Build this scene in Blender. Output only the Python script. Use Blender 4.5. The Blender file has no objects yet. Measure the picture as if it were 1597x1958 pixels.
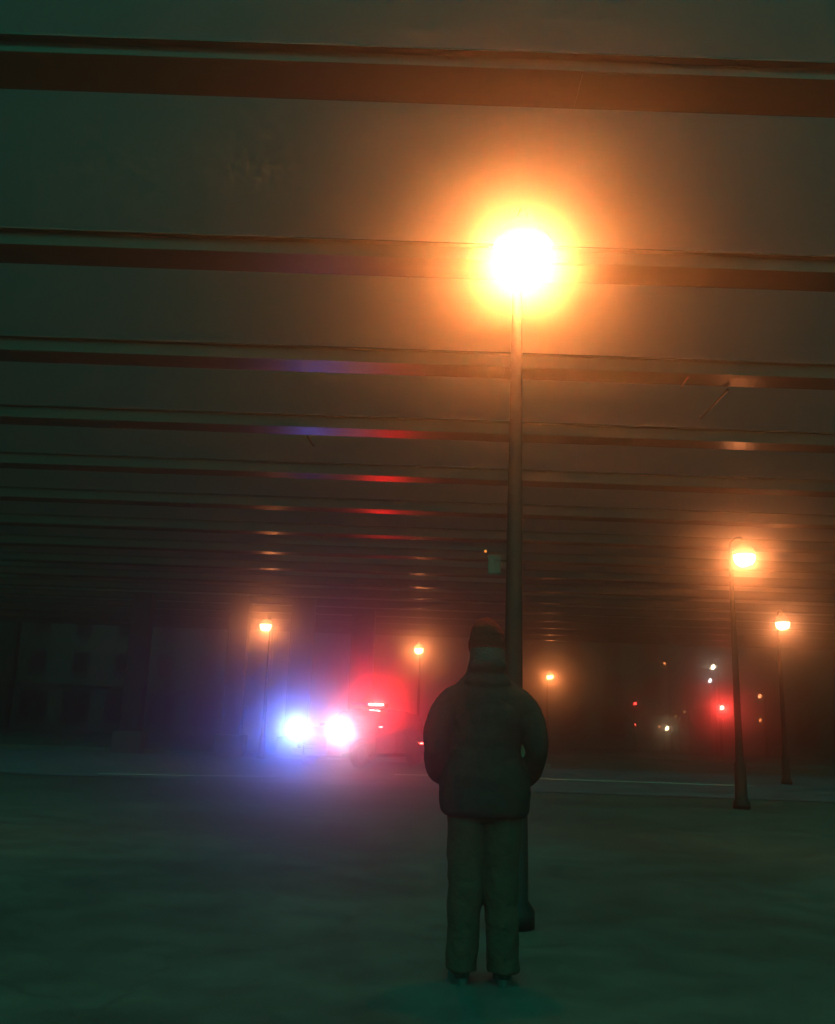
import bpy, bmesh, math, random
from mathutils import Vector, Matrix
R = math.radians
random.seed(7)
SC = bpy.context.scene
COL = SC.collection

# ------------------------------------------------------------------ camera
TILT, ROLL, CAMZ, FPX = R(13.28), R(2.0), 1.2, 1750.0
fwd = Vector((0, math.cos(TILT), math.sin(TILT)))
upv = Vector((0, -math.sin(TILT), math.cos(TILT)))
rgt = Vector((1, 0, 0))
r2 = rgt * math.cos(ROLL) + upv * math.sin(ROLL)
u2 = upv * math.cos(ROLL) - rgt * math.sin(ROLL)
cam_data = bpy.data.cameras.new('camera')
cam = bpy.data.objects.new('camera', cam_data)
COL.objects.link(cam)
cam.matrix_world = Matrix(((r2.x, u2.x, -fwd.x, 0), (r2.y, u2.y, -fwd.y, 0), (r2.z, u2.z, -fwd.z, CAMZ), (0, 0, 0, 1)))
cam_data.sensor_fit = 'HORIZONTAL'; cam_data.sensor_width = 36
cam_data.lens = 36 * FPX / 1597
cam_data.clip_start = 0.05; cam_data.clip_end = 2000
SC.camera = cam

SKY_FILL = (0.04, 1.35, 0.88, 1)
# ------------------------------------------------------------------ world: night sky and added green fill light
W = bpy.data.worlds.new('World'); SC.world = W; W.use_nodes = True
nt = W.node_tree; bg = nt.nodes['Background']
# dark sky ahead; overhead and behind, out of view, brightened as added green fill
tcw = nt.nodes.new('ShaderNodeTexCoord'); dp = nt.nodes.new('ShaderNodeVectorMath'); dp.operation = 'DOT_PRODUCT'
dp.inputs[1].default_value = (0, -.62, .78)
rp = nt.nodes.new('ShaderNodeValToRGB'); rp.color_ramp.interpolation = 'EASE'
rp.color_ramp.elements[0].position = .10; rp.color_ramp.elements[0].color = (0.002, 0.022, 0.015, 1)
rp.color_ramp.elements[1].position = .75; rp.color_ramp.elements[1].color = SKY_FILL
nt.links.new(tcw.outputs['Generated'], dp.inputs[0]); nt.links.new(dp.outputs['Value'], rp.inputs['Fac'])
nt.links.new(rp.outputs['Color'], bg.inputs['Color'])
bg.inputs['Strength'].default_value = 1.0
SC.view_settings.view_transform = 'Standard'; SC.view_settings.look = 'None'
SC.view_settings.exposure = 0; SC.view_settings.gamma = 1
cy = SC.cycles
cy.volume_bounces = 0; cy.max_bounces = 5; cy.diffuse_bounces = 2; cy.glossy_bounces = 3
cy.use_denoising = True; cy.seed = 3
cy.caustics_reflective = False; cy.caustics_refractive = False
cy.sample_clamp_indirect = 4.0

def at(px, py, D):
    """point seen at that place of the photograph, D metres ahead"""
    d = fwd + r2 * ((px - 798.5) / FPX) - u2 * ((py - 978.5) / FPX)
    return Vector((0, 0, CAMZ)) + d * (D / d.y)

def at_z(px, py, z):
    d = fwd + r2 * ((px - 798.5) / FPX) - u2 * ((py - 978.5) / FPX)
    return Vector((0, 0, CAMZ)) + d * ((z - CAMZ) / d.z)

# ------------------------------------------------------------------ materials
def mat(name, col, rough=0.6, metal=0.0, var=0.25, scale=6.0, bump=0.0, bscale=30.0, spec=0.5, col2=None, coat=0):
    m = bpy.data.materials.new(name); m.use_nodes = True
    nt = m.node_tree; b = nt.nodes['Principled BSDF']
    tc = nt.nodes.new('ShaderNodeTexCoord')
    n = nt.nodes.new('ShaderNodeTexNoise'); n.inputs['Scale'].default_value = scale; n.inputs['Detail'].default_value = 8
    n.inputs['Roughness'].default_value = 0.65
    nt.links.new(tc.outputs['Object'], n.inputs['Vector'])
    cr = nt.nodes.new('ShaderNodeValToRGB')
    c2 = col2 or tuple(c * (1 - var) for c in col)
    cr.color_ramp.elements[0].position = 0.35; cr.color_ramp.elements[1].position = 0.65
    cr.color_ramp.elements[0].color = (*c2, 1); cr.color_ramp.elements[1].color = (*col, 1)
    nt.links.new(n.outputs['Fac'], cr.inputs['Fac']); nt.links.new(cr.outputs['Color'], b.inputs['Base Color'])
    b.inputs['Roughness'].default_value = rough; b.inputs['Metallic'].default_value = metal
    b.inputs['Specular IOR Level'].default_value = spec
    b.inputs['Coat Weight'].default_value = coat
    if bump:
        n2 = nt.nodes.new('ShaderNodeTexNoise'); n2.inputs['Scale'].default_value = bscale; n2.inputs['Detail'].default_value = 6
        nt.links.new(tc.outputs['Object'], n2.inputs['Vector'])
        bp = nt.nodes.new('ShaderNodeBump'); bp.inputs['Strength'].default_value = bump; bp.inputs['Distance'].default_value = 0.02
        nt.links.new(n2.outputs['Fac'], bp.inputs['Height']); nt.links.new(bp.outputs['Normal'], b.inputs['Normal'])
    return m

def weather_ground(m):
    nt = m.node_tree; b = nt.nodes['Principled BSDF']; tc = nt.nodes.new('ShaderNodeTexCoord')
    v = nt.nodes.new('ShaderNodeTexVoronoi'); v.feature = 'DISTANCE_TO_EDGE'; v.inputs['Scale'].default_value = .45
    nz = nt.nodes.new('ShaderNodeTexNoise'); nz.inputs['Scale'].default_value = 2.2; nz.inputs['Detail'].default_value = 7
    ad = nt.nodes.new('ShaderNodeMixRGB'); ad.inputs[0].default_value = .35
    nt.links.new(tc.outputs['Object'], nz.inputs['Vector']); nt.links.new(tc.outputs['Object'], ad.inputs[1]); nt.links.new(nz.outputs['Color'], ad.inputs[2])
    nt.links.new(ad.outputs[0], v.inputs['Vector'])
    cr = nt.nodes.new('ShaderNodeValToRGB'); cr.color_ramp.elements[0].position = .0; cr.color_ramp.elements[0].color = (.7, .7, .7, 1)
    cr.color_ramp.elements[1].position = .006; cr.color_ramp.elements[1].color = (1, 1, 1, 1)
    nt.links.new(v.outputs['Distance'], cr.inputs['Fac'])
    n3 = nt.nodes.new('ShaderNodeTexNoise'); n3.inputs['Scale'].default_value = .28; n3.inputs['Detail'].default_value = 5
    c3 = nt.nodes.new('ShaderNodeValToRGB'); c3.color_ramp.elements[0].position = .42; c3.color_ramp.elements[0].color = (.78, .78, .78, 1); c3.color_ramp.elements[1].position = .55; c3.color_ramp.elements[1].color = (1.15, 1.15, 1.15, 1)
    nt.links.new(tc.outputs['Object'], n3.inputs['Vector']); nt.links.new(n3.outputs['Fac'], c3.inputs['Fac'])
    old = b.inputs['Base Color'].links[0].from_socket
    m1 = nt.nodes.new('ShaderNodeMixRGB'); m1.blend_type = 'MULTIPLY'; m1.inputs[0].default_value = 1
    m2 = nt.nodes.new('ShaderNodeMixRGB'); m2.blend_type = 'MULTIPLY'; m2.inputs[0].default_value = 1
    nt.links.new(old, m1.inputs[1]); nt.links.new(cr.outputs['Color'], m1.inputs[2]); nt.links.new(m1.outputs[0], m2.inputs[1]); nt.links.new(c3.outputs['Color'], m2.inputs[2])
    nt.links.new(m2.outputs[0], b.inputs['Base Color'])

def glow(name, col, strength):
    m = bpy.data.materials.new(name); m.use_nodes = True
    nt = m.node_tree; nt.nodes.clear()
    e = nt.nodes.new('ShaderNodeEmission'); e.inputs['Color'].default_value = (*col, 1); e.inputs['Strength'].default_value = strength
    o = nt.nodes.new('ShaderNodeOutputMaterial'); nt.links.new(e.outputs[0], o.inputs['Surface'])
    return m

SODIUM = (1.0, 0.25, 0.055)
M = dict(
    asphalt=mat('asphalt', (0.036, 0.048, 0.043), 0.85, var=0.45, scale=2.0, bump=0.5, bscale=70, spec=.2),
    slush=mat('worn_concrete', (0.085, 0.078, 0.10), 0.8, var=0.6, scale=0.9, bump=1.0, bscale=9, spec=.2),
    kerb=mat('kerb_stone', (0.12, 0.12, 0.11), 0.6, var=0.3, scale=3, bump=0.5),
    paint=mat('road_paint', (0.55, 0.50, 0.42), 0.4, var=0.4, scale=5),
    steel=mat('painted_steel', (0.010, 0.024, 0.019), 0.30, var=0.30, scale=2.5, bump=0.25, bscale=5, spec=0.2),
    deck=mat('deck_soffit', (0.018, 0.05, 0.037), 0.8, var=0.3, scale=1.5, bump=0.4),
    concrete=mat('plinth_concrete', (0.06, 0.07, 0.06), 0.8, var=0.35, scale=3, bump=0.4),
    pole=mat('pole_paint', (0.008, 0.014, 0.012), 0.6, spec=.2, var=0.3, scale=8),
    brick=mat('dark_brick', (0.16, 0.22, 0.18), 0.85, var=0.4, scale=4, bump=0.3),
    stone=mat('grey_stone', (0.17, 0.23, 0.19), 0.8, var=0.3, scale=2),
    window=mat('dark_glass', (0.03, 0.035, 0.04), 0.12, var=0.1),
    lamp=None,
    jacket=mat('padded_nylon', (0.012, 0.017, 0.015), 0.75, spec=.12, var=0.3, scale=9, bump=0.5, bscale=18),
    trousers=mat('khaki_cloth', (0.14, 0.031, 0.021), 0.9, spec=.1, var=0.2, scale=14, bump=0.4, bscale=40),
    beanie=mat('ribbed_wool', (0.34, 0.022, 0.015), 0.95, spec=.1, var=0.3, scale=30, bump=0.9, bscale=120),
    skin=mat('skin', (0.45, 0.28, 0.20), 0.5, var=0.1),
    hair=mat('hair', (0.015, 0.012, 0.010), 0.6, var=0.4, scale=40, bump=0.6, bscale=90),
    shoe=mat('shoe_leather', (0.03, 0.027, 0.022), 0.5, var=0.3, scale=20),
    sole=mat('shoe_rubber', (0.04, 0.04, 0.035), 0.8, var=0.2),
    carblack=mat('car_paint', (0.030, 0.036, 0.045), 0.18, var=0.1, coat=1.0),
    carwhite=mat('car_door_paint', (0.05, 0.05, 0.055), 0.25, var=0.08, coat=0.6),
    carglass=mat('car_glass', (0.02, 0.022, 0.025), 0.06, var=0.1),
    rubber=mat('tyre_rubber', (0.03, 0.03, 0.03), 0.85, var=0.3, scale=20),
    rim=mat('wheel_alloy', (0.35, 0.35, 0.36), 0.3, metal=1.0, var=0.2),
    plastic=mat('black_plastic', (0.03, 0.03, 0.032), 0.5, var=0.2),
    chrome=mat('chrome', (0.6, 0.6, 0.6), 0.15, metal=1.0, var=0.1),
    redlens=mat('red_lens', (0.35, 0.01, 0.01), 0.2, var=0.1),
    bluelens=mat('blue_lens', (0.01, 0.03, 0.35), 0.2, var=0.1),
    sign=mat('sign_face', (0.06, 0.055, 0.04), 0.5, var=0.3, scale=12),
    signedge=mat('sign_print', (0.03, 0.03, 0.025), 0.5, var=0.2),
    rod_lit=mat('lamplit_rod', (0.5, 0.12, 0.04), 0.6, var=0.3, scale=20),  # orange lamplight caught by the rod, put into its base colour
    bark=mat('bark', (0.10, 0.08, 0.06), 0.9, var=0.4, scale=10, bump=0.6),
)

g_ = glow('lamp_glass', (1, .5, .28), 24.0); nt = g_.node_tree      # frosted bowl: glows and lets the lamp's light through
tr_ = nt.nodes.new('ShaderNodeBsdfTransparent'); mx_ = nt.nodes.new('ShaderNodeMixShader'); mx_.inputs[0].default_value = .5
nt.links.new(nt.nodes['Emission'].outputs[0], mx_.inputs[1]); nt.links.new(tr_.outputs[0], mx_.inputs[2])
nt.links.new(mx_.outputs[0], nt.nodes['Material Output'].inputs['Surface'])
M['lamp'] = g_

# ------------------------------------------------------------------ mesh helpers
class MB:
    def __init__(s): s.bm = bmesh.new()
    def box(s, c, d, rot=None, bevel=0.0):
        r = bmesh.ops.create_cube(s.bm, size=1.0)
        vs = r['verts']
        for v in vs: v.co = Vector((v.co.x * d[0], v.co.y * d[1], v.co.z * d[2]))
        if bevel:
            es = list({e for v in vs for e in v.link_edges})
            rb = bmesh.ops.bevel(s.bm, geom=es, offset=bevel, segments=2, affect='EDGES', profile=0.7)
            vs = list({v for v in rb['verts']} | {v for f in rb['faces'] for v in f.verts})
        for v in vs:
            if rot is not None: v.co = rot @ v.co
            v.co += Vector(c)
        return s
    def ring(s, pts): return [s.bm.verts.new(p) for p in pts]
    def loft(s, rings, cap=True, closed=True):
        rs = [s.ring(r) for r in rings]
        n = len(rs[0])
        for a, b in zip(rs, rs[1:]):
            for i in range(n if closed else n - 1):
                j = (i + 1) % n
                s.bm.faces.new((a[i], a[j], b[j], b[i]))
        if cap:
            s.bm.faces.new(list(reversed(rs[0]))); s.bm.faces.new(rs[-1])
        return s
    def tube(s, pts, rad, n=12, cap=True):
        pts = [Vector(p) for p in pts]
        if not isinstance(rad, (list, tuple)): rad = [rad] * len(pts)
        rings = []; ref = None
        for i, p in enumerate(pts):
            t = (pts[min(i + 1, len(pts) - 1)] - pts[max(i - 1, 0)]).normalized()
            if ref is None:
                ref = Vector((1, 0, 0)) if abs(t.x) < 0.9 else Vector((0, 1, 0))
            a = (ref - t * ref.dot(t)).normalized(); ref = a; b = t.cross(a)
            rr = rad[i]
            ra, rb = rr if isinstance(rr, (list, tuple)) else (rr, rr)
            rings.append([p + a * (math.cos(k * 2 * math.pi / n) * ra) + b * (math.sin(k * 2 * math.pi / n) * rb) for k in range(n)])
        return s.loft(rings, cap)
    def lathe(s, prof, c=(0, 0, 0), n=24, cap=True):
        c = Vector(c)
        rings = [[c + Vector((math.cos(k * 2 * math.pi / n) * r, math.sin(k * 2 * math.pi / n) * r, z)) for k in range(n)] for r, z in prof]
        return s.loft(rings, cap)
    def ell(s, c, d, rot=None, seg=20):
        r = bmesh.ops.create_uvsphere(s.bm, u_segments=seg, v_segments=seg // 2 + 2, radius=1.0)
        for v in r['verts']:
            v.co = Vector((v.co.x * d[0], v.co.y * d[1], v.co.z * d[2]))
            if rot is not None: v.co = rot @ v.co
            v.co += Vector(c)
        return s
    def prism(s, poly, x0, x1):
        """closed (y,z) polygon extruded along x"""
        return s.loft([[Vector((x0, p[0], p[1])) for p in poly], [Vector((x1, p[0], p[1])) for p in poly]])
    def build(s, name, m, parent=None, smooth=False, loc=None):
        bmesh.ops.recalc_face_normals(s.bm, faces=s.bm.faces)
        me = bpy.data.meshes.new(name)
        s.bm.to_mesh(me); s.bm.free()
        me.materials.append(m)
        if smooth:
            for p in me.polygons: p.use_smooth = True
        o = bpy.data.objects.new(name, me); COL.objects.link(o)
        if parent: o.parent = parent
        if loc is not None: o.location = loc
        return o

def tag(o, label=None, cat=None, group=None, kind=None):
    if label: o['label'] = label
    if cat: o['category'] = cat
    if group: o['group'] = group
    if kind: o['kind'] = kind
    return o

def thing(name, label, cat, loc=(0, 0, 0), rz=0.0, group=None):
    o = bpy.data.objects.new(name, None); COL.objects.link(o)
    o.empty_display_size = 0.2
    o.location = loc; o.rotation_euler = (0, 0, rz)
    return tag(o, label, cat, group)

def copy_tree(o, parent=None):
    c = o.copy(); COL.objects.link(c); c.parent = parent
    for ch in list(o.children): copy_tree(ch, c)
    return c

# ------------------------------------------------------------------ ground
weather_ground(M['asphalt'])
def sheet(name, x0, x1, y0, y1, z, m, nx=1, ny=1, wob=0.0):
    b = MB()
    vs = [[b.bm.verts.new((x0 + (x1 - x0) * i / nx, y0 + (y1 - y0) * j / ny, z + (random.uniform(-wob, wob) if 0 < i < nx and 0 < j < ny else 0)))
           for i in range(nx + 1)] for j in range(ny + 1)]
    for j in range(ny):
        for i in range(nx):
            b.bm.faces.new((vs[j][i], vs[j][i + 1], vs[j + 1][i + 1], vs[j + 1][i]))
    return tag(b.build(name, m, smooth=True), kind='structure')

sheet('ground', -87, 87, -12, 116, 0.0, M['asphalt'])
sheet('concrete_road', -60, 60, 19.6, 33.0, 0.012, M['slush'], 240, 54, 0.010)

def kerb_path(pts, w, h, name='kerb'):
    b = MB(); rings = []
    P = [Vector(p) for p in pts]
    for i, p in enumerate(P):
        t = (P[min(i + 1, len(P) - 1)] - P[max(i - 1, 0)]).normalized(); nrm = Vector((-t.y, t.x, 0))
        rings.append([p + nrm * (-w / 2), p + nrm * (w / 2), p + nrm * (w / 2) + Vector((0, 0, h)), p + nrm * (-w / 2) + Vector((0, 0, h))])
    b.loft(rings)
    return b
for nm, pts, h in (('kerb', [(-60, 34.6, 0), (-20, 34.2, 0), (-6, 33.8, 0), (5, 33.5, 0)], .14),
                   ('kerb', [(10.5, 52, 0), (11.2, 47, 0), (13.2, 44.6, 0), (17, 43.4, 0), (34, 42.5, 0)], .14),
                   ('kerb', [(18, 66, 0), (50, 64, 0)], .14)):
    tag(kerb_path(pts, .18, h).build(nm, M['kerb']), kind='structure')
tag(kerb_path([(-6.6, 20.3, 0.026), (-4.4, 20.9, 0.026), (-3.0, 21.6, 0.026)], .12, .004).build('road_marking', M['paint']), kind='structure')
tag(kerb_path([(-0.35, 24.2, 0.026), (.6, 24.6, 0.026), (3.5, 24.75, 0.026), (9, 24.8, 0.026)], .30, .004).build('road_marking', M['paint']), kind='structure')

# ------------------------------------------------------------------ the elevated steel structure overhead
HB = 5.7          # underside of cross beams
via = thing('viaduct', 'elevated steel viaduct whose cross beams span the dark street overhead', 'viaduct', (0, 0, 0))
def beam_mesh():
    b = MB(); L = 64; H = .24
    b.box((0, 0, .02), (L, .40, .04))                    # bottom flange
    b.box((0, 0, H / 2 + .02), (L, .022, H - .04))       # web
    b.box((0, 0, H + .006), (L, .16, .012))                # top flange
    for i in range(-15, 16):                             # splice plates under the flange
        if i % 3 == 0: b.box((i * 2.1 + 1.3, 0, -.006), (.5, .36, .011))
    return b
first = beam_mesh().build('cross_beam', M['steel'], via)
ys = [8.39 + 2.69 * n for n in range(-2, 15)]
first.location = (0, ys[0], HB)
for y in ys[1:]:
    c = first.copy(); COL.objects.link(c); c.parent = via; c.location = (0, y, HB)
for x in (-31, 31):                                      # edge girders carrying the cross beams
    b = MB(); b.box((x, 24, HB - .34), (.03, 46, .60)); b.box((x, 24, HB - .66), (.4, 46, .04)); b.box((x, 24, HB - .02), (.4, 46, .038))
    b.build('edge_girder', M['steel'], via)
# short loose hanger rods
p0 = at(1318, 717, 11.0); p1 = at(1302, 741, 11.0)
b = MB(); b.tube([p0, p1], .014, 6); b.build('hanger_rod', M['rod_lit'], via)
p0 = at(1392, 744, 11.3); p1 = at(1340, 800, 12.6)
b = MB(); b.tube([p0, p1], .018, 6); b.build('hanger_rod', M['steel'], via)
p0 = at(588, 834, 13.7); p1 = at(600, 852, 13.9)
b = MB(); b.tube([p0, p1], .02, 6); b.build('hanger_rod', M['steel'], via)

def column(px, D, w, ztop=HB):
    g = at(px, 1400, D); x = g.x
    b = MB()
    b.box((x, D, (ztop + .75) / 2), (w * .84, .03, ztop - .75))
    for s in (-1, 1): b.box((x + s * (w / 2 - .02), D, (ztop + .75) / 2), (.04, w * .8, ztop - .75))
    for s in (-1, 1): b.box((x, D + s * (w * .4 + .012), 2.35), (w * .8, .02, .30))
    for s in (-1, 1): b.box((x, D + s * (w * .4 - .01), (ztop + .75) / 2), (w - .09, .02, ztop - .76))
    c = b.build('column', M['steel'], via)
    b = MB(); b.box((x, D, .37), (w * 1.5, w * 1.5, .74), bevel=.03)
    b.build('plinth', M['concrete'], c)
for px, D, w in ((442, 33.7, .68), (567, 33.7, .82), (686, 36.4, .9), (250, 33.7, .68)):
    column(px, D, w)

# ------------------------------------------------------------------ street lamps
def make_lamp():
    t = thing('street_lamp', '', 'street lamp')
    b = MB(); b.lathe([(.15, 0), (.15, .10), (.11, .16), (.10, .75), (.075, .82), (.064, 1.2), (.054, 2.6), (.036, 4.3), (.027, 4.76)], n=20)
    b.build('pole', M['pole'], t, smooth=True)
    b = MB(); pts = []
    for k in range(13):
        a = math.pi * k / 12
        pts.append((0, .175 - .175 * math.cos(a), 4.76 + .11 * math.sin(a) + .02 * k / 12))
    b.tube(pts, .022, 8); b.build('arm', M['pole'], t, smooth=True)
    # hood, closed over the bowl
    b = MB(); b.lathe([(.03, .30), (.05, .24), (.11, .20), (.17, .135), (.205, .065), (.21, .03), (.196, .03), (.188, .06), (.03, .16)], n=28)
    b.build('hood', M['pole'], t, smooth=True, loc=(0, .35, 4.5))
    b = MB(); b.lathe([(.192, .026), (.191, -.03), (.178, -.085), (.150, -.13), (.104, -.165), (.045, -.183), (.004, -.187)], n=28)
    b.build('lamp_bowl', M['lamp'], t, smooth=True, loc=(0, .35, 4.5))
    b = MB(); b.tube([(-.05, .190, .03), (-.05, .189, -.03), (-.05, .176, -.088), (-.04, .148, -.137), (-.03, .105, -.175), (0, .0, -.196)], .008, 6)
    b.build('bowl_strap', M['pole'], t, loc=(0, .35, 4.5))
    return t
LAMPS = [  # photo x, y of the bowl, turn of the arm, label
    (1000, 500, 180, 'blazing orange street lamp closest to the camera, high above the person'),
    (1424, 1072, 205, 'glowing street lamp on its tall pole right of the person, above the red traffic signal'),
    (1497, 1197, 180, 'rightmost street lamp, lower and farther off than the tall lamp beside it'),
    (508, 1200, 160, 'street lamp glowing orange above the blue lights of the police car'),
    (801, 1245, 170, 'street lamp glowing between the police car and the beanie of the person'),
    (1052, 1295, 200, 'smallest street lamp, glowing low just right of the person'),
]
lamp0 = make_lamp()
# photometry of a roadway lantern: strongest 55 to 85 degrees off the nadir, little straight down, little upwards
ANG = [0, 10, 20, 30, 40, 47, 54, 60, 70, 80, 86, 92, 98, 106, 120, 140, 160, 180]
CAN = [5, 6, 10, 14, 18, 42, 85, 100, 100, 100, 92, 80, 65, 50, 30, 8, 2, 1]
txt = bpy.data.texts.new('lantern.ies')
txt.write('IESNA:LM-63-2002\nTILT=NONE\n1 1000 10 %d 1 1 2 0.2 0.2 0\n1 1 100\n%s\n0\n%s\n' % (len(ANG), ' '.join(map(str, ANG)), ' '.join(str(c) for c in CAN)))
LAMP_I = [205, 22, 12, 22, 28, 40]
def lantern(parent, inten):
    ld = bpy.data.lights.new('lantern', 'POINT'); ld.color = SODIUM; ld.shadow_soft_size = .10; ld.energy = inten * 4 * math.pi
    ld.use_nodes = True; nt = ld.node_tree; ie = nt.nodes.new('ShaderNodeTexIES'); ie.mode = 'INTERNAL'; ie.ies = txt
    ie.inputs['Strength'].default_value = IES_K
    nt.links.new(ie.outputs['Fac'], nt.nodes['Emission'].inputs['Strength'])
    o = bpy.data.objects.new('lantern', ld); COL.objects.link(o); o.parent = parent; o.location = (0, .35, 4.42)
IES_K = 1 / 76.0
LO = [lamp0] + [copy_tree(lamp0) for _ in LAMPS[1:]]
for i, (px, py, az, lab) in enumerate(LAMPS):
    o = LO[i]
    g = at_z(px, py, 4.42)
    a = R(az)
    off = Vector((-math.sin(a) * .35, math.cos(a) * .35, 0))
    o.location = (g.x - off.x, g.y - off.y, 0); o.rotation_euler = (0, 0, a)
    o['label'] = lab; o['group'] = 'street lamps along the viaduct'
    lantern(o, LAMP_I[i])
    if i == 0: L0 = o.location.copy()
# plate and little call light on the nearest pole
c = at(946, 1079, 6.37)
s = thing('sign_plate', 'small dim plate sign fixed to the left of the nearest lamp pole', 'sign', (0, 0, 0))
b = MB(); b.box((c.x, c.y, c.z), (.088, .006, .135), bevel=.002); b.build('plate', M['sign'], s)
b = MB()
for dx in (-1, 1): b.box((c.x + dx * .037, c.y - .005, c.z), (.004, .003, .120))
for dz in (-1, 1): b.box((c.x, c.y - .005, c.z + dz * .058), (.078, .003, .004))
b.box((c.x, c.y - .005, c.z), (.018, .003, .05)); b.build('print', M['signedge'], s)
b = MB(); b.box((L0.x - .02 + (c.x + .044 - L0.x) / 2 , c.y + .0, c.z + .03), (abs(L0.x - c.x - .044) + .06, .008, .014)); b.build('bracket', M['pole'], s)
c2 = at(928.5, 1053.5, 6.37)
s = thing('indicator_light', 'tiny round orange light just above the plate sign', 'light', (0, 0, 0))
b = MB(); b.ell(c2, (.0095, .006, .0095), seg=16); b.build('lens', glow('amber_led', (1, .32, .05), 1.3), s, smooth=True)
b = MB(); b.tube([c2 + Vector((0, .003, 0)), c2 + Vector((0, .02, 0)), c2 + Vector((.02, .02, -.05)), c2 + Vector((.03, .01, -.07))], .004, 8); b.build('stem', M['pole'], s)

# ------------------------------------------------------------------ police car
PC = at(699, 1398, 29.6)
car = thing('police_car', 'dark police car facing the camera with blue and red emergency lights flashing', 'police car', (PC.x, 29.6, 0.02), R(-31))
# local frame: the car's nose points to -y, x to the picture's right; rotated so its flank shows on the right
def car_section(y, w, zb, zbelt, wt, zt):
    """one cross ring: 16 points"""
    pts = []
    half = [(0, zb), (w * .80, zb), (w * .97, zb + .10), (w, (zb + zbelt) / 2), (w * .975, zbelt), (wt * 1.0, zt - .09), (wt * .86, zt - .01), (0, zt)]
    right = [(x, z) for x, z in half]
    left = [(-x, z) for x, z in half[1:-1]][::-1]
    for x, z in right + left: pts.append(Vector((x, y, z)))
    return pts
SECT = [(-2.46, .72, .42, .80, .70, .92), (-2.40, .84, .32, .90, .78, 1.02), (-2.15, .95, .26, 1.00, .86, 1.12), (-1.5, .985, .25, 1.04, .90, 1.18),
        (-1.02, .99, .25, 1.07, .86, 1.22), (-.35, .99, .25, 1.08, .70, 1.68), (.0, .99, .25, 1.09, .68, 1.74), (.8, .99, .25, 1.10, .68, 1.76),
        (1.6, .985, .25, 1.11, .66, 1.73), (2.1, .975, .27, 1.12, .64, 1.66), (2.38, .95, .32, 1.12, .72, 1.20), (2.46, .86, .40, .95, .70, 1.05)]
b = MB(); b.loft([car_section(*q) for q in SECT])
body = b.build('body', M['carblack'], car, smooth=True)
bv = body.modifiers.new('s', 'SUBSURF'); bv.levels = 1; bv.render_levels = 2
def pane(pts, m, name, th=.012, parent=car):
    b = MB(); P = [Vector(p) for p in pts]
    n = (P[1] - P[0]).cross(P[2] - P[0]).normalized()
    b.loft([[p - n * th for p in P], [p + n * th for p in P]])
    return b.build(name, m, parent)
pane([(-.72, -1.03, 1.17), (.72, -1.03, 1.17), (.60, -.40, 1.62), (-.60, -.40, 1.62)], M['carglass'], 'windscreen', .02)
pane([(-.62, 2.18, 1.62), (.62, 2.18, 1.62), (.70, 2.40, 1.22), (-.70, 2.40, 1.22)], M['carglass'], 'rear_window', .02)
for s in (-1, 1):
    for y0, y1, t0, t1 in ((-.80, .20, -.32, .20), (.27, 1.14, .27, 1.12), (1.22, 1.95, 1.20, 1.80)):
        pane([(s * .955, y0, 1.13), (s * .955, y1, 1.13), (s * .735, t1, 1.60), (s * .735, t0, 1.60)], M['carglass'], 'side_window', .016)
    for y0, y1 in ((-.9, .22), (.26, 1.18)):
        b = MB(); b.box((s * .992, (y0 + y1) / 2, .72), (.022, y1 - y0, .66), bevel=.008)
        d = b.build('door', M['carwhite'], car)
        b = MB(); b.box((s * 1.012, y1 - .16, .96), (.03, .16, .03), bevel=.006); b.build('handle', M['carblack'], d)
    for y in (-1.62, 1.52):
        rot = Matrix.Rotation(R(90), 3, 'Y')
        b = MB(); b.lathe([(.20, -.11), (.33, -.115), (.365, -.08), (.37, 0), (.365, .08), (.33, .115), (.20, .11)], n=36)
        for v in b.bm.verts: v.co = rot @ v.co + Vector((s * .90, y, .37))
        wh = b.build('wheel', M['rubber'], car, smooth=True)
        b = MB(); b.lathe([(.06, .02), (.205, .045), (.215, .10), (.20, .112), (.04, .08)], n=36)
        for k in range(5):
            a = k * 2 * math.pi / 5
            b.box((.12 * math.cos(a), .12 * math.sin(a), .085), (.20, .045, .03), rot=None)
        for v in b.bm.verts: v.co = (rot @ v.co) * 1.0; v.co.x *= s; v.co += Vector((s * .90, y, .37))
        b.build('rim', M['rim'], wh)
        b = MB(); pts = [(s * .975, y + .43 * math.cos(a * math.pi / 10), .37 + .43 * math.sin(a * math.pi / 10)) for a in range(11)]
        b.tube(pts, .035, 8); b.build('wheel_arch', M['plastic'], car, smooth=True)
    b = MB(); b.ell((s * 1.10, -.78, 1.16), (.12, .06, .09)); b.box((s * 1.0, -.76, 1.12), (.10, .04, .04))
    mir = b.build('mirror', M['carblack'], car, smooth=True)
    if s > 0:
        b = MB(); b.box((s * 1.11, -.852, 1.17), (.13, .02, .03), bevel=.006); b.build('strobe', glow('mirror_strobe_red', (1, .10, .09), 60), mir)
    b = MB(); b.box((s * .86, 2.42, .98), (.18, .06, .22), bevel=.02); b.build('taillight', M['redlens'], car)
b = MB(); b.box((0, -2.455, .74), (1.10, .05, .32), bevel=.02)
for k in range(6): b.box((0, -2.49, .62 + k * .048), (1.02, .02, .014))
b.build('grille', M['plastic'], car)
b = MB(); b.box((0, -2.50, .40), (1.74, .12, .20), bevel=.05); b.build('bumper', M['plastic'], car)
b = MB(); b.tube([(-.42, -2.60, .34), (-.42, -2.62, .85), (.42, -2.62, .85), (.42, -2.60, .34)], .03, 8); b.tube([(-.42, -2.62, .6), (.42, -2.62, .6)], .025, 8)
b.build('push_bar', M['plastic'], car)
b = MB(); b.box((1.0, 1.80, .70), (.03, .17, .035), bevel=.006); mk = b.build('side_marker', glow('marker_red', (1, .05, .04), 75), car)
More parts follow.
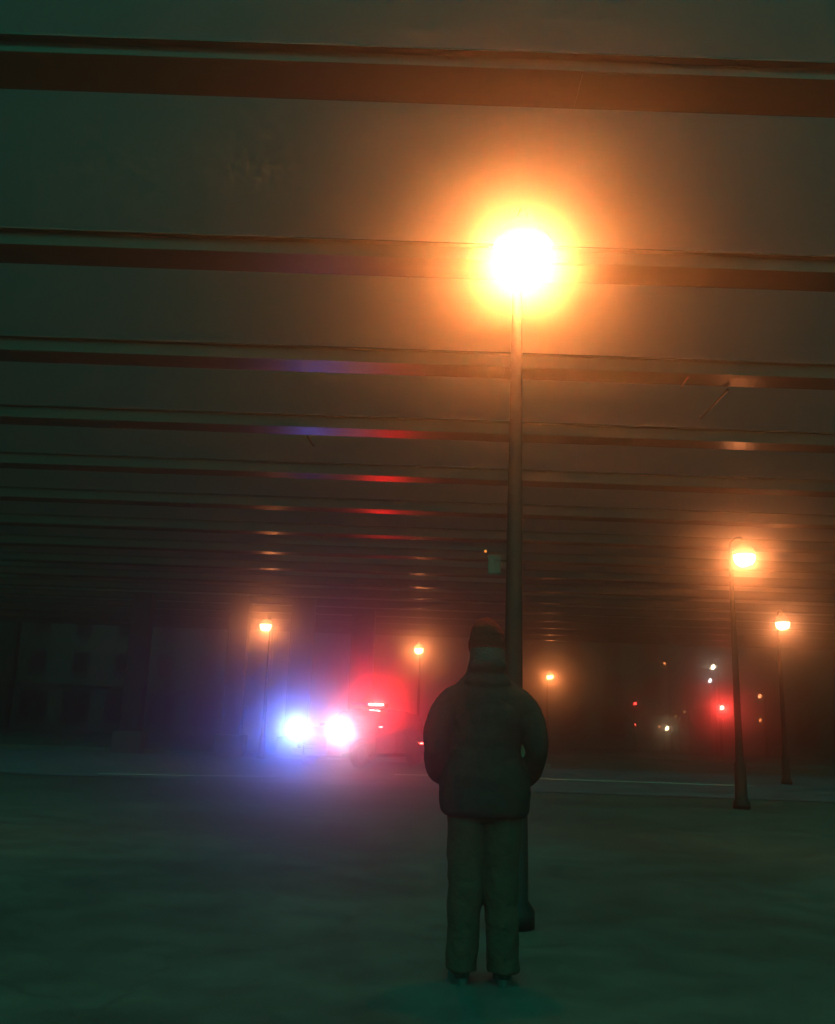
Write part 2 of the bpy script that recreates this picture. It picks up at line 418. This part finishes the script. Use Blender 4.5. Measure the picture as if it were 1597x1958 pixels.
for s, coln in ((-1, 'b'), (1, 'r')):
    b = MB(); b.ell((s * .79, -2.33, 1.00), (.17, .12, .085))
    hl = b.build('headlight', glow('headlight_' + ('cool' if s < 0 else 'warm'), (.62, .75, 1) if s < 0 else (1, .86, .95), 18), car, smooth=True)
# roof light bar: base, blue half dark, red half lit
b = MB(); b.box((0, .18, 1.80), (1.20, .26, .05), bevel=.015); lb = b.build('light_bar', M['plastic'], car)
b = MB(); b.box((-.32, .18, 1.86), (.58, .24, .07), bevel=.02); b.build('blue_dome', M['bluelens'], lb)
for x in (.19, .46):
    b = MB(); b.box((x, .04, 1.86), (.25, .03, .045), bevel=.008); b.build('red_strobe', glow('bar_red', (1, .012, .010), 2500), lb)
b = MB(); b.box((.32, .20, 1.86), (.58, .20, .07), bevel=.02); b.build('red_dome', M['redlens'], lb)

CARM = Matrix.Translation((PC.x, 29.6, .02)) @ Matrix.Rotation(R(-31), 4, 'Z')
def beam_light(name, local, col, power, cone, blend, radius, aim):
    ld = bpy.data.lights.new(name, 'SPOT'); ld.color = col; ld.energy = power
    ld.spot_size = R(cone); ld.spot_blend = blend; ld.shadow_soft_size = radius
    o = bpy.data.objects.new(name, ld); COL.objects.link(o)
    p = CARM @ Vector(local); o.location = p
    o.rotation_euler = (Vector(aim) - p).to_track_quat('-Z', 'Y').to_euler()
    return o
K = 4 * math.pi     # watts for one unit of radiant intensity
AIM = (-1, 0, 1.4)
beam_light('headlight_beam', (-.82, -2.52, 1.04), (.9, .95, 1.0), 6.5 * K, 40, .8, .09, AIM)
beam_light('headlight_beam', (.82, -2.52, 1.04), (1.0, .85, .92), 8.5 * K, 40, .8, .09, AIM)
beam_light('blue_strobe_beam', (-.86, -2.52, 1.03), (.01, .11, 1.0), 44 * K, 46, .9, .09, AIM)
beam_light('red_strobe_beam', (.74, -2.53, 1.03), (1.0, .06, .25), 7 * K, 46, .9, .08, AIM)
beam_light('low_beam', (-.82, -2.53, 1.0), (.35, .45, 1.0), 20 * K, 76, .9, .08, (-16, 25, 0))
beam_light('low_beam', (.82, -2.53, 1.0), (1.0, .55, .65), 2 * K, 70, .9, .08, (-1.5, 20, 0))

# ------------------------------------------------------------------ person seen from behind
PX = at(929, 1400, 4.9)
per = thing('person', 'person seen from behind in a beanie, dark padded jacket and light trousers, hands in pockets', 'person', (PX.x, 4.9, 0))
def blob(b_, chain):  # chain of (x,y,z,rx,ry) horizontal ellipses
    n = 24
    b_.loft([[Vector((x + rx * math.cos(k * 2 * math.pi / n), y + ry * math.sin(k * 2 * math.pi / n), z)) for k in range(n)] for x, y, z, rx, ry in chain])
def finish(o, vox, sm=4):
    m = o.modifiers.new('remesh', 'REMESH'); m.mode = 'VOXEL'; m.voxel_size = vox; m.use_smooth_shade = True
    s_ = o.modifiers.new('smooth', 'SMOOTH'); s_.iterations = sm; s_.factor = .5
# body (facing +y, away from the camera)
b = MB()
blob(b, [(0, .0, 1.475, .05, .055), (0, .01, 1.51, .062, .08), (0, .015, 1.56, .072, .094), (0, .015, 1.62, .077, .098), (0, .01, 1.67, .076, .096), (0, .005, 1.71, .064, .082), (0, 0, 1.735, .04, .05)])
b.ell((0, .112, 1.60), (.014, .022, .024)); b.ell((0, .095, 1.535), (.03, .022, .022))   # nose, chin
b.ell((0, .104, 1.565), (.026, .010, .008))                                              # mouth
for s in (-1, 1):
    b.ell((s * .076, .0, 1.605), (.010, .018, .030)); b.ell((s * .03, .098, 1.625), (.014, .010, .010))
blob(b, [(0, -.01, 1.38, .075, .07), (0, 0, 1.44, .06, .06), (0, .01, 1.52, .056, .058)])
blob(b, [(0, 0, .84, .15, .10), (0, 0, .95, .16, .105), (0, 0, 1.10, .135, .095), (0, 0, 1.25, .165, .11), (0, 0, 1.36, .175, .10), (0, 0, 1.42, .12, .08)])
for s in (-1, 1):
    b.tube([(s * .09, 0, .92), (s * .092, 0, .70), (s * .095, .01, .50), (s * .097, -.01, .33), (s * .10, -.01, .09)], [.088, .078, .055, .052, .038], 14)
    b.tube([(s * .10, -.02, .07), (s * .11, .05, .045), (s * .12, .14, .03)], [.035, .032, .02], 12)
    b.tube([(s * .165, -.005, 1.385), (s * .225, -.04, 1.15), (s * .20, .04, 1.03), (s * .165, .12, .975)], [.052, .040, .034, .026], 12)
    b.ell((s * .145, .145, .955), (.030, .035, .020))
    for f in range(4):
        q = (f - 1.5) * .017
        b.tube([(s * .135, .165, .955 + q), (s * .11, .185, .950 + q), (s * (.085 + abs(q) * .5), .178, .945 + q)], [.0085, .008, .0065], 8)
    b.tube([(s * .15, .13, .975), (s * .125, .135, .995), (s * .105, .15, 1.0)], [.011, .010, .008], 8)
body = b.build('body', M['skin'], per, smooth=True); finish(body, .007, 2)
# trousers
b = MB()
blob(b, [(0, 0, .99, .165, .115), (0, 0, .90, .178, .125), (0, -.005, .82, .178, .128), (0, 0, .755, .16, .11)])
for s in (-1, 1):
    b.tube([(s * .088, 0, .86), (s * .088, 0, .72), (s * .086, .01, .55), (s * .088, .0, .42), (s * .098, -.008, .26), (s * .101, -.012, .12), (s * .103, -.01, .055)],
           [(.102, .118), (.102, .112), (.096, .100), (.090, .092), (.082, .086), (.078, .086), (.082, .092)], 20)
tr = b.build('trousers', M['trousers'], per, smooth=True); finish(tr, .009, 4)
cl = bpy.data.textures.new('folds', 'CLOUDS'); cl.noise_scale = .10
d = tr.modifiers.new('folds', 'DISPLACE'); d.texture = cl; d.strength = .022; d.texture_coords = 'LOCAL'
# jacket: torso with quilted bulges, sleeves, collar
b = MB()
prof = [(.775, .205, .150), (.80, .228, .165), (.90, .240, .175), (1.00, .225, .175), (1.06, .198, .172), (1.16, .196, .170), (1.24, .215, .166), (1.32, .232, .158), (1.38, .215, .145), (1.43, .172, .128), (1.47, .125, .112), (1.50, .098, .100)]
ch = []
for k in range(81):
    z = .775 + (1.50 - .775) * k / 80
    for (z0, a0, c0), (z1, a1, c1) in zip(prof, prof[1:]):
        if z0 <= z <= z1 + 1e-9:
            f = (z - z0) / (z1 - z0); f = f; a_ = a0 + (a1 - a0) * f; c_ = c0 + (c1 - c0) * f; break
    q = .004 * abs(math.sin(math.pi * (z - .80) / .105)) ** .6
    ch.append((-.016 * math.exp(-((z - 1.11) / .10) ** 2), -.005, z, a_ + q - .003, c_ + q - .003))
blob(b, ch)
for s in (-1, 1):
    base = [Vector(p) for p in ((s * .10, -.01, 1.375), (s * .165, -.01, 1.350), (s * .215, -.02, 1.28), (s * .248, -.04, 1.19), (s * (.262 if s > 0 else .246), -.05, 1.10), (s * .246, .0, 1.02), (s * .212, .075, .970), (s * .180, .125, .955))]
    rads = [.06, .078, .082, .070, .056, .058, .060, .05] if s > 0 else [.06, .078, .082, .080, .074, .070, .062, .05]
    pts, rr = [], []
    for i in range(len(base) - 1):
        for k in range(8):
            f = k / 8; pts.append(base[i].lerp(base[i + 1], f)); rr.append(rads[i] * (1 - f) + rads[i + 1] * f + .004 * abs(math.sin(math.pi * (i * 8 + k) / 8)) - .002)
    b.tube(pts, rr, 20)
b.tube([(0, -.01, 1.42), (0, -.01, 1.49), (0, -.005, 1.56)], [(.112, .112), (.106, .110), (.098, .106)], 24)      # stand collar
b.ell((0, -.085, 1.445), (.125, .060, .060)); b.ell((0, -.085, 1.52), (.100, .050, .055))                     # hood lying on the back
jk = b.build('jacket', M['jacket'], per, smooth=True); finish(jk, .008, 5)
fo = bpy.data.textures.new('creases', 'CLOUDS'); fo.noise_scale = .09; fo.noise_depth = 3
d = jk.modifiers.new('creases', 'DISPLACE'); d.texture = fo; d.strength = .014; d.texture_coords = 'LOCAL'
# beanie with rolled cuff, slightly slouched to the left
b = MB()
blob(b, [(0, .0, 1.600, .093, .112), (0, -.002, 1.625, .100, .118), (0, -.004, 1.655, .101, .119), (0, -.004, 1.672, .096, .114)])
blob(b, [(0, -.004, 1.66, .093, .111), (0, -.006, 1.70, .091, .106), (-.006, -.010, 1.735, .078, .090), (-.010, -.014, 1.765, .053, .062), (-.006, -.016, 1.782, .028, .034), (-.004, -.016, 1.788, .010, .012)])
bn = b.build('beanie', M['beanie'], per, smooth=True); finish(bn, .006, 3)
b = MB()
blob(b, [(0, -.045, 1.46, .080, .06), (0, -.045, 1.50, .092, .070), (0, -.036, 1.55, .095, .086), (0, -.026, 1.61, .093, .095), (0, -.02, 1.64, .086, .094)])
hr = b.build('hair', M['hair'], per, smooth=True); finish(hr, .007, 3)
for s in (-1, 1):
    b = MB()
    b.tube([(s * .10, -.075, .055), (s * .105, -.02, .065), (s * .115, .06, .052), (s * .12, .14, .042), (s * .122, .185, .034)], [(.036, .040), (.046, .055), (.048, .042), (.046, .032), (.030, .020)], 16)
    sh = b.build('shoe', M['shoe'], per, smooth=True)
    b = MB(); n = 20
    out = [(s * .11 + .050 * math.cos(k * 2 * math.pi / n) * (1.0 if math.sin(k * 2 * math.pi / n) > 0 else .85) + s * .012 * math.sin(k * 2 * math.pi / n), .055 + .145 * math.sin(k * 2 * math.pi / n)) for k in range(n)]
    b.loft([[Vector((x, y, .0)) for x, y in out], [Vector((x, y, .028)) for x, y in out]])
    b.build('sole', M['sole'], sh)

# ------------------------------------------------------------------ far side of the junction
def building(x0, x1, y, h, m, label, floors, bays, lit=()):
    cx = (x0 + x1) / 2
    t = thing('building', label, 'building', (cx, y, 0))
    w = x1 - x0
    b = MB(); b.box((0, 6, h / 2), (w, 12, h)); b.box((0, -.02 + 0, h + .2), (w + .5, .7, .4)); b.box((0, -.12, 3.9), (w + .1, .35, .3))
    b.build('wall', m, t)
    for f in range(floors):
        z = 2.0 if f == 0 else 5.6 + (f - 1) * 3.3
        for k in range(bays):
            x = -w / 2 + w * (k + .5) / bays
            ww, hh = (w / bays * .62, 2.4) if f == 0 else (1.3, 1.8)
            g = MB(); g.box((x, -.03, z), (ww, .05, hh)); wn = g.build('window', M['window'], t)
            g = MB()
            for s in (-1, 1): g.box((x + s * (ww / 2 + .05), -.07, z), (.1, .12, hh + .2))
            for s in (-1, 1): g.box((x, -.07, z + s * (hh / 2 + .05)), (ww, .12, .1))
            g.box((x, -.065, z), (.06, .03, hh)); g.build('frame', M['stone'], wn)
    return t
building(-64, -34, 76, 15, M['brick'], 'dark brick building far left beyond the street', 4, 8)
building(-33.6, -12, 79, 13, M['stone'], 'dark stone building far away behind the police car', 3, 6)
building(-11.6, 9, 77, 16, M['brick'], 'dark brick building far behind the street lamp left of the person', 4, 6)
building(9.4, 27, 84, 14, M['stone'], 'dark stone building far behind the smallest street lamp', 4, 5)
bR = building(27.4, 47, 84, 13.5, M['brick'], 'dark building far right behind the red traffic signal', 3, 6)
building(47.5, 80, 80, 17, M['stone'], 'dark building at the right edge beyond the lamp pole', 4, 8)
# two slim lit windows
for px, y0 in ((1420, 1378), (1435, 1380)):
    p = at(px, y0, 83.9)
    if not (27.4 < p.x < 47): continue
    b = MB(); b.box((p.x - 37.2, -.12, p.z), (.16, .06, .85)); b.build('window', glow('pale_window', (.75, .72, .55), .16), bR)

# traffic signals: post, head with three lenses and a walk signal below
def signal(px, D, z1, y2, label, strength, px2=None):
    p = at(px, 1353, D)
    t = thing('traffic_signal', label, 'traffic signal', (p.x, D, 0), group='traffic signals at the far junction')
    b = MB(); b.lathe([(.16, 0), (.16, .15), (.08, .25), (.06, z1 + .5)], n=14, c=(0, .22, 0)); b.build('post', M['pole'], t)
    b = MB(); b.box((0, .02, z1 - .35), (.34, .22, 1.05), bevel=.03)
    for k in range(3): b.tube([(0, -.10, z1 + .07 - k * .33), (0, -.24, z1 + .07 - k * .33)], .13, 12, cap=False)
    hd = b.build('signal_head', M['plastic'], t)
    for k in range(3):
        b = MB(); b.ell((0, -.105, z1 - k * .33), (.105, .03, .105))
        b.build('lens', glow('signal_red', (1, .055, .04), strength) if k == 0 else M['plastic'], hd, smooth=True)
    b = MB(); b.box((0, .04, y2), (.34, .2, .36), bevel=.02); w = b.build('walk_signal', M['plastic'], t)
    g = MB(); g.box((.0, -.075, y2 + .0), (.09, .02, .13), bevel=.01); g.tube([(.0, -.075, y2 - .05), (.03, -.075, y2 - .11)], .03, 8)
    g.build('hand_symbol', glow('walk_red', (1, .10, .06), min(strength, 60) * .5), w)
    return t
z = at(1380, 1353, 62); z2 = at(1381, 1373, 62)
signal(1380, 62, z.z, z2.z, 'traffic signal glowing bright red left of the right lamp pole', 1400)
z = at(1213, 1345, 70); z2 = at(1218, 1385, 70)
signal(1214, 70, z.z, z2.z, 'small far traffic signal showing faint red, left of the white lights', 25)

def far_lamp(px, py, D, col, strength, r, label, warm='orange'):
    D *= .78; r *= .78
    p = at(px, py, D)
    t = thing('lamp_post', label, 'lamp post', (p.x, D, 0), group='far lamps beyond the junction')
    b = MB(); b.lathe([(.14, 0), (.10, .3), (.05, p.z + .25)], n=10, c=(.35, 0, 0)); b.tube([(.35, 0, p.z + .2), (.0, 0, p.z + .24)], .03, 6)
    b.build('post', M['pole'], t)
    b = MB(); b.box((0, 0, p.z + r + .10), (.3, .3, .12), bevel=.02); hd = b.build('lamp_head', M['pole'], t)
    b = MB(); b.ell((0, 0, p.z), (r * .8, r, r * 1.15), rot=Matrix.Rotation(R(25), 3, 'Y')); b.build('bulb', glow('far_bulb_' + warm, col, strength), hd, smooth=True)
far_lamp(1364, 1275, 86, (1, .85, .6), 40, .19, 'bright white lamp post, upper of the two white lights above the red signal')
far_lamp(1358, 1301, 90, (.95, 1, 1), 18, .17, 'white lamp post just below the brighter white one', 'white')
far_lamp(1271, 1268, 95, (1, .32, .08), 9, .13, 'tiny orange lamp post, highest of the faint far lights', 'amber')
far_lamp(1453, 1331, 84, (1, .28, .10), 12, .17, 'orange lamp post beyond the right lamp pole', 'amber')
far_lamp(1454, 1377, 95, (1, .28, .07), 9, .15, 'dim orange lamp post low at the right edge', 'amber')
far_lamp(1309, 1361, 95, (.9, .45, .15), 3, .13, 'very dim amber lamp post between the white light and the red signal', 'amber')
far_lamp(1276, 1392, 88, (1, .74, .38), 50, .17, 'bright low white lamp post near the far kerb', 'white')
far_lamp(1261, 1389, 90, (1, .28, .07), 9, .10, 'tiny orange lamp post beside the low white light', 'amber')
far_lamp(1292, 1370, 95, (.8, .35, .1), 2.2, .13, 'faint amber lamp post right of the low white light', 'amber')

# ------------------------------------------------------------------ haze, added so the lamps glow as with lens bloom
b = MB(); b.box((0, 52, 9.0), (176, 130, 20.0))
m = bpy.data.materials.new('haze'); m.use_nodes = True; nt = m.node_tree; nt.nodes.clear()
pv = nt.nodes.new('ShaderNodeVolumePrincipled'); pv.inputs['Color'].default_value = (.96, .97, .98, 1)
pv.inputs['Density'].default_value = 0.031; pv.inputs['Anisotropy'].default_value = 0.97
o = nt.nodes.new('ShaderNodeOutputMaterial'); nt.links.new(pv.outputs[0], o.inputs['Volume'])
hz = b.build('haze', m); tag(hz, kind='stuff')
hz['label'] = 'thin haze added along the street, standing in for lens bloom around the lamps'; hz['category'] = 'haze'
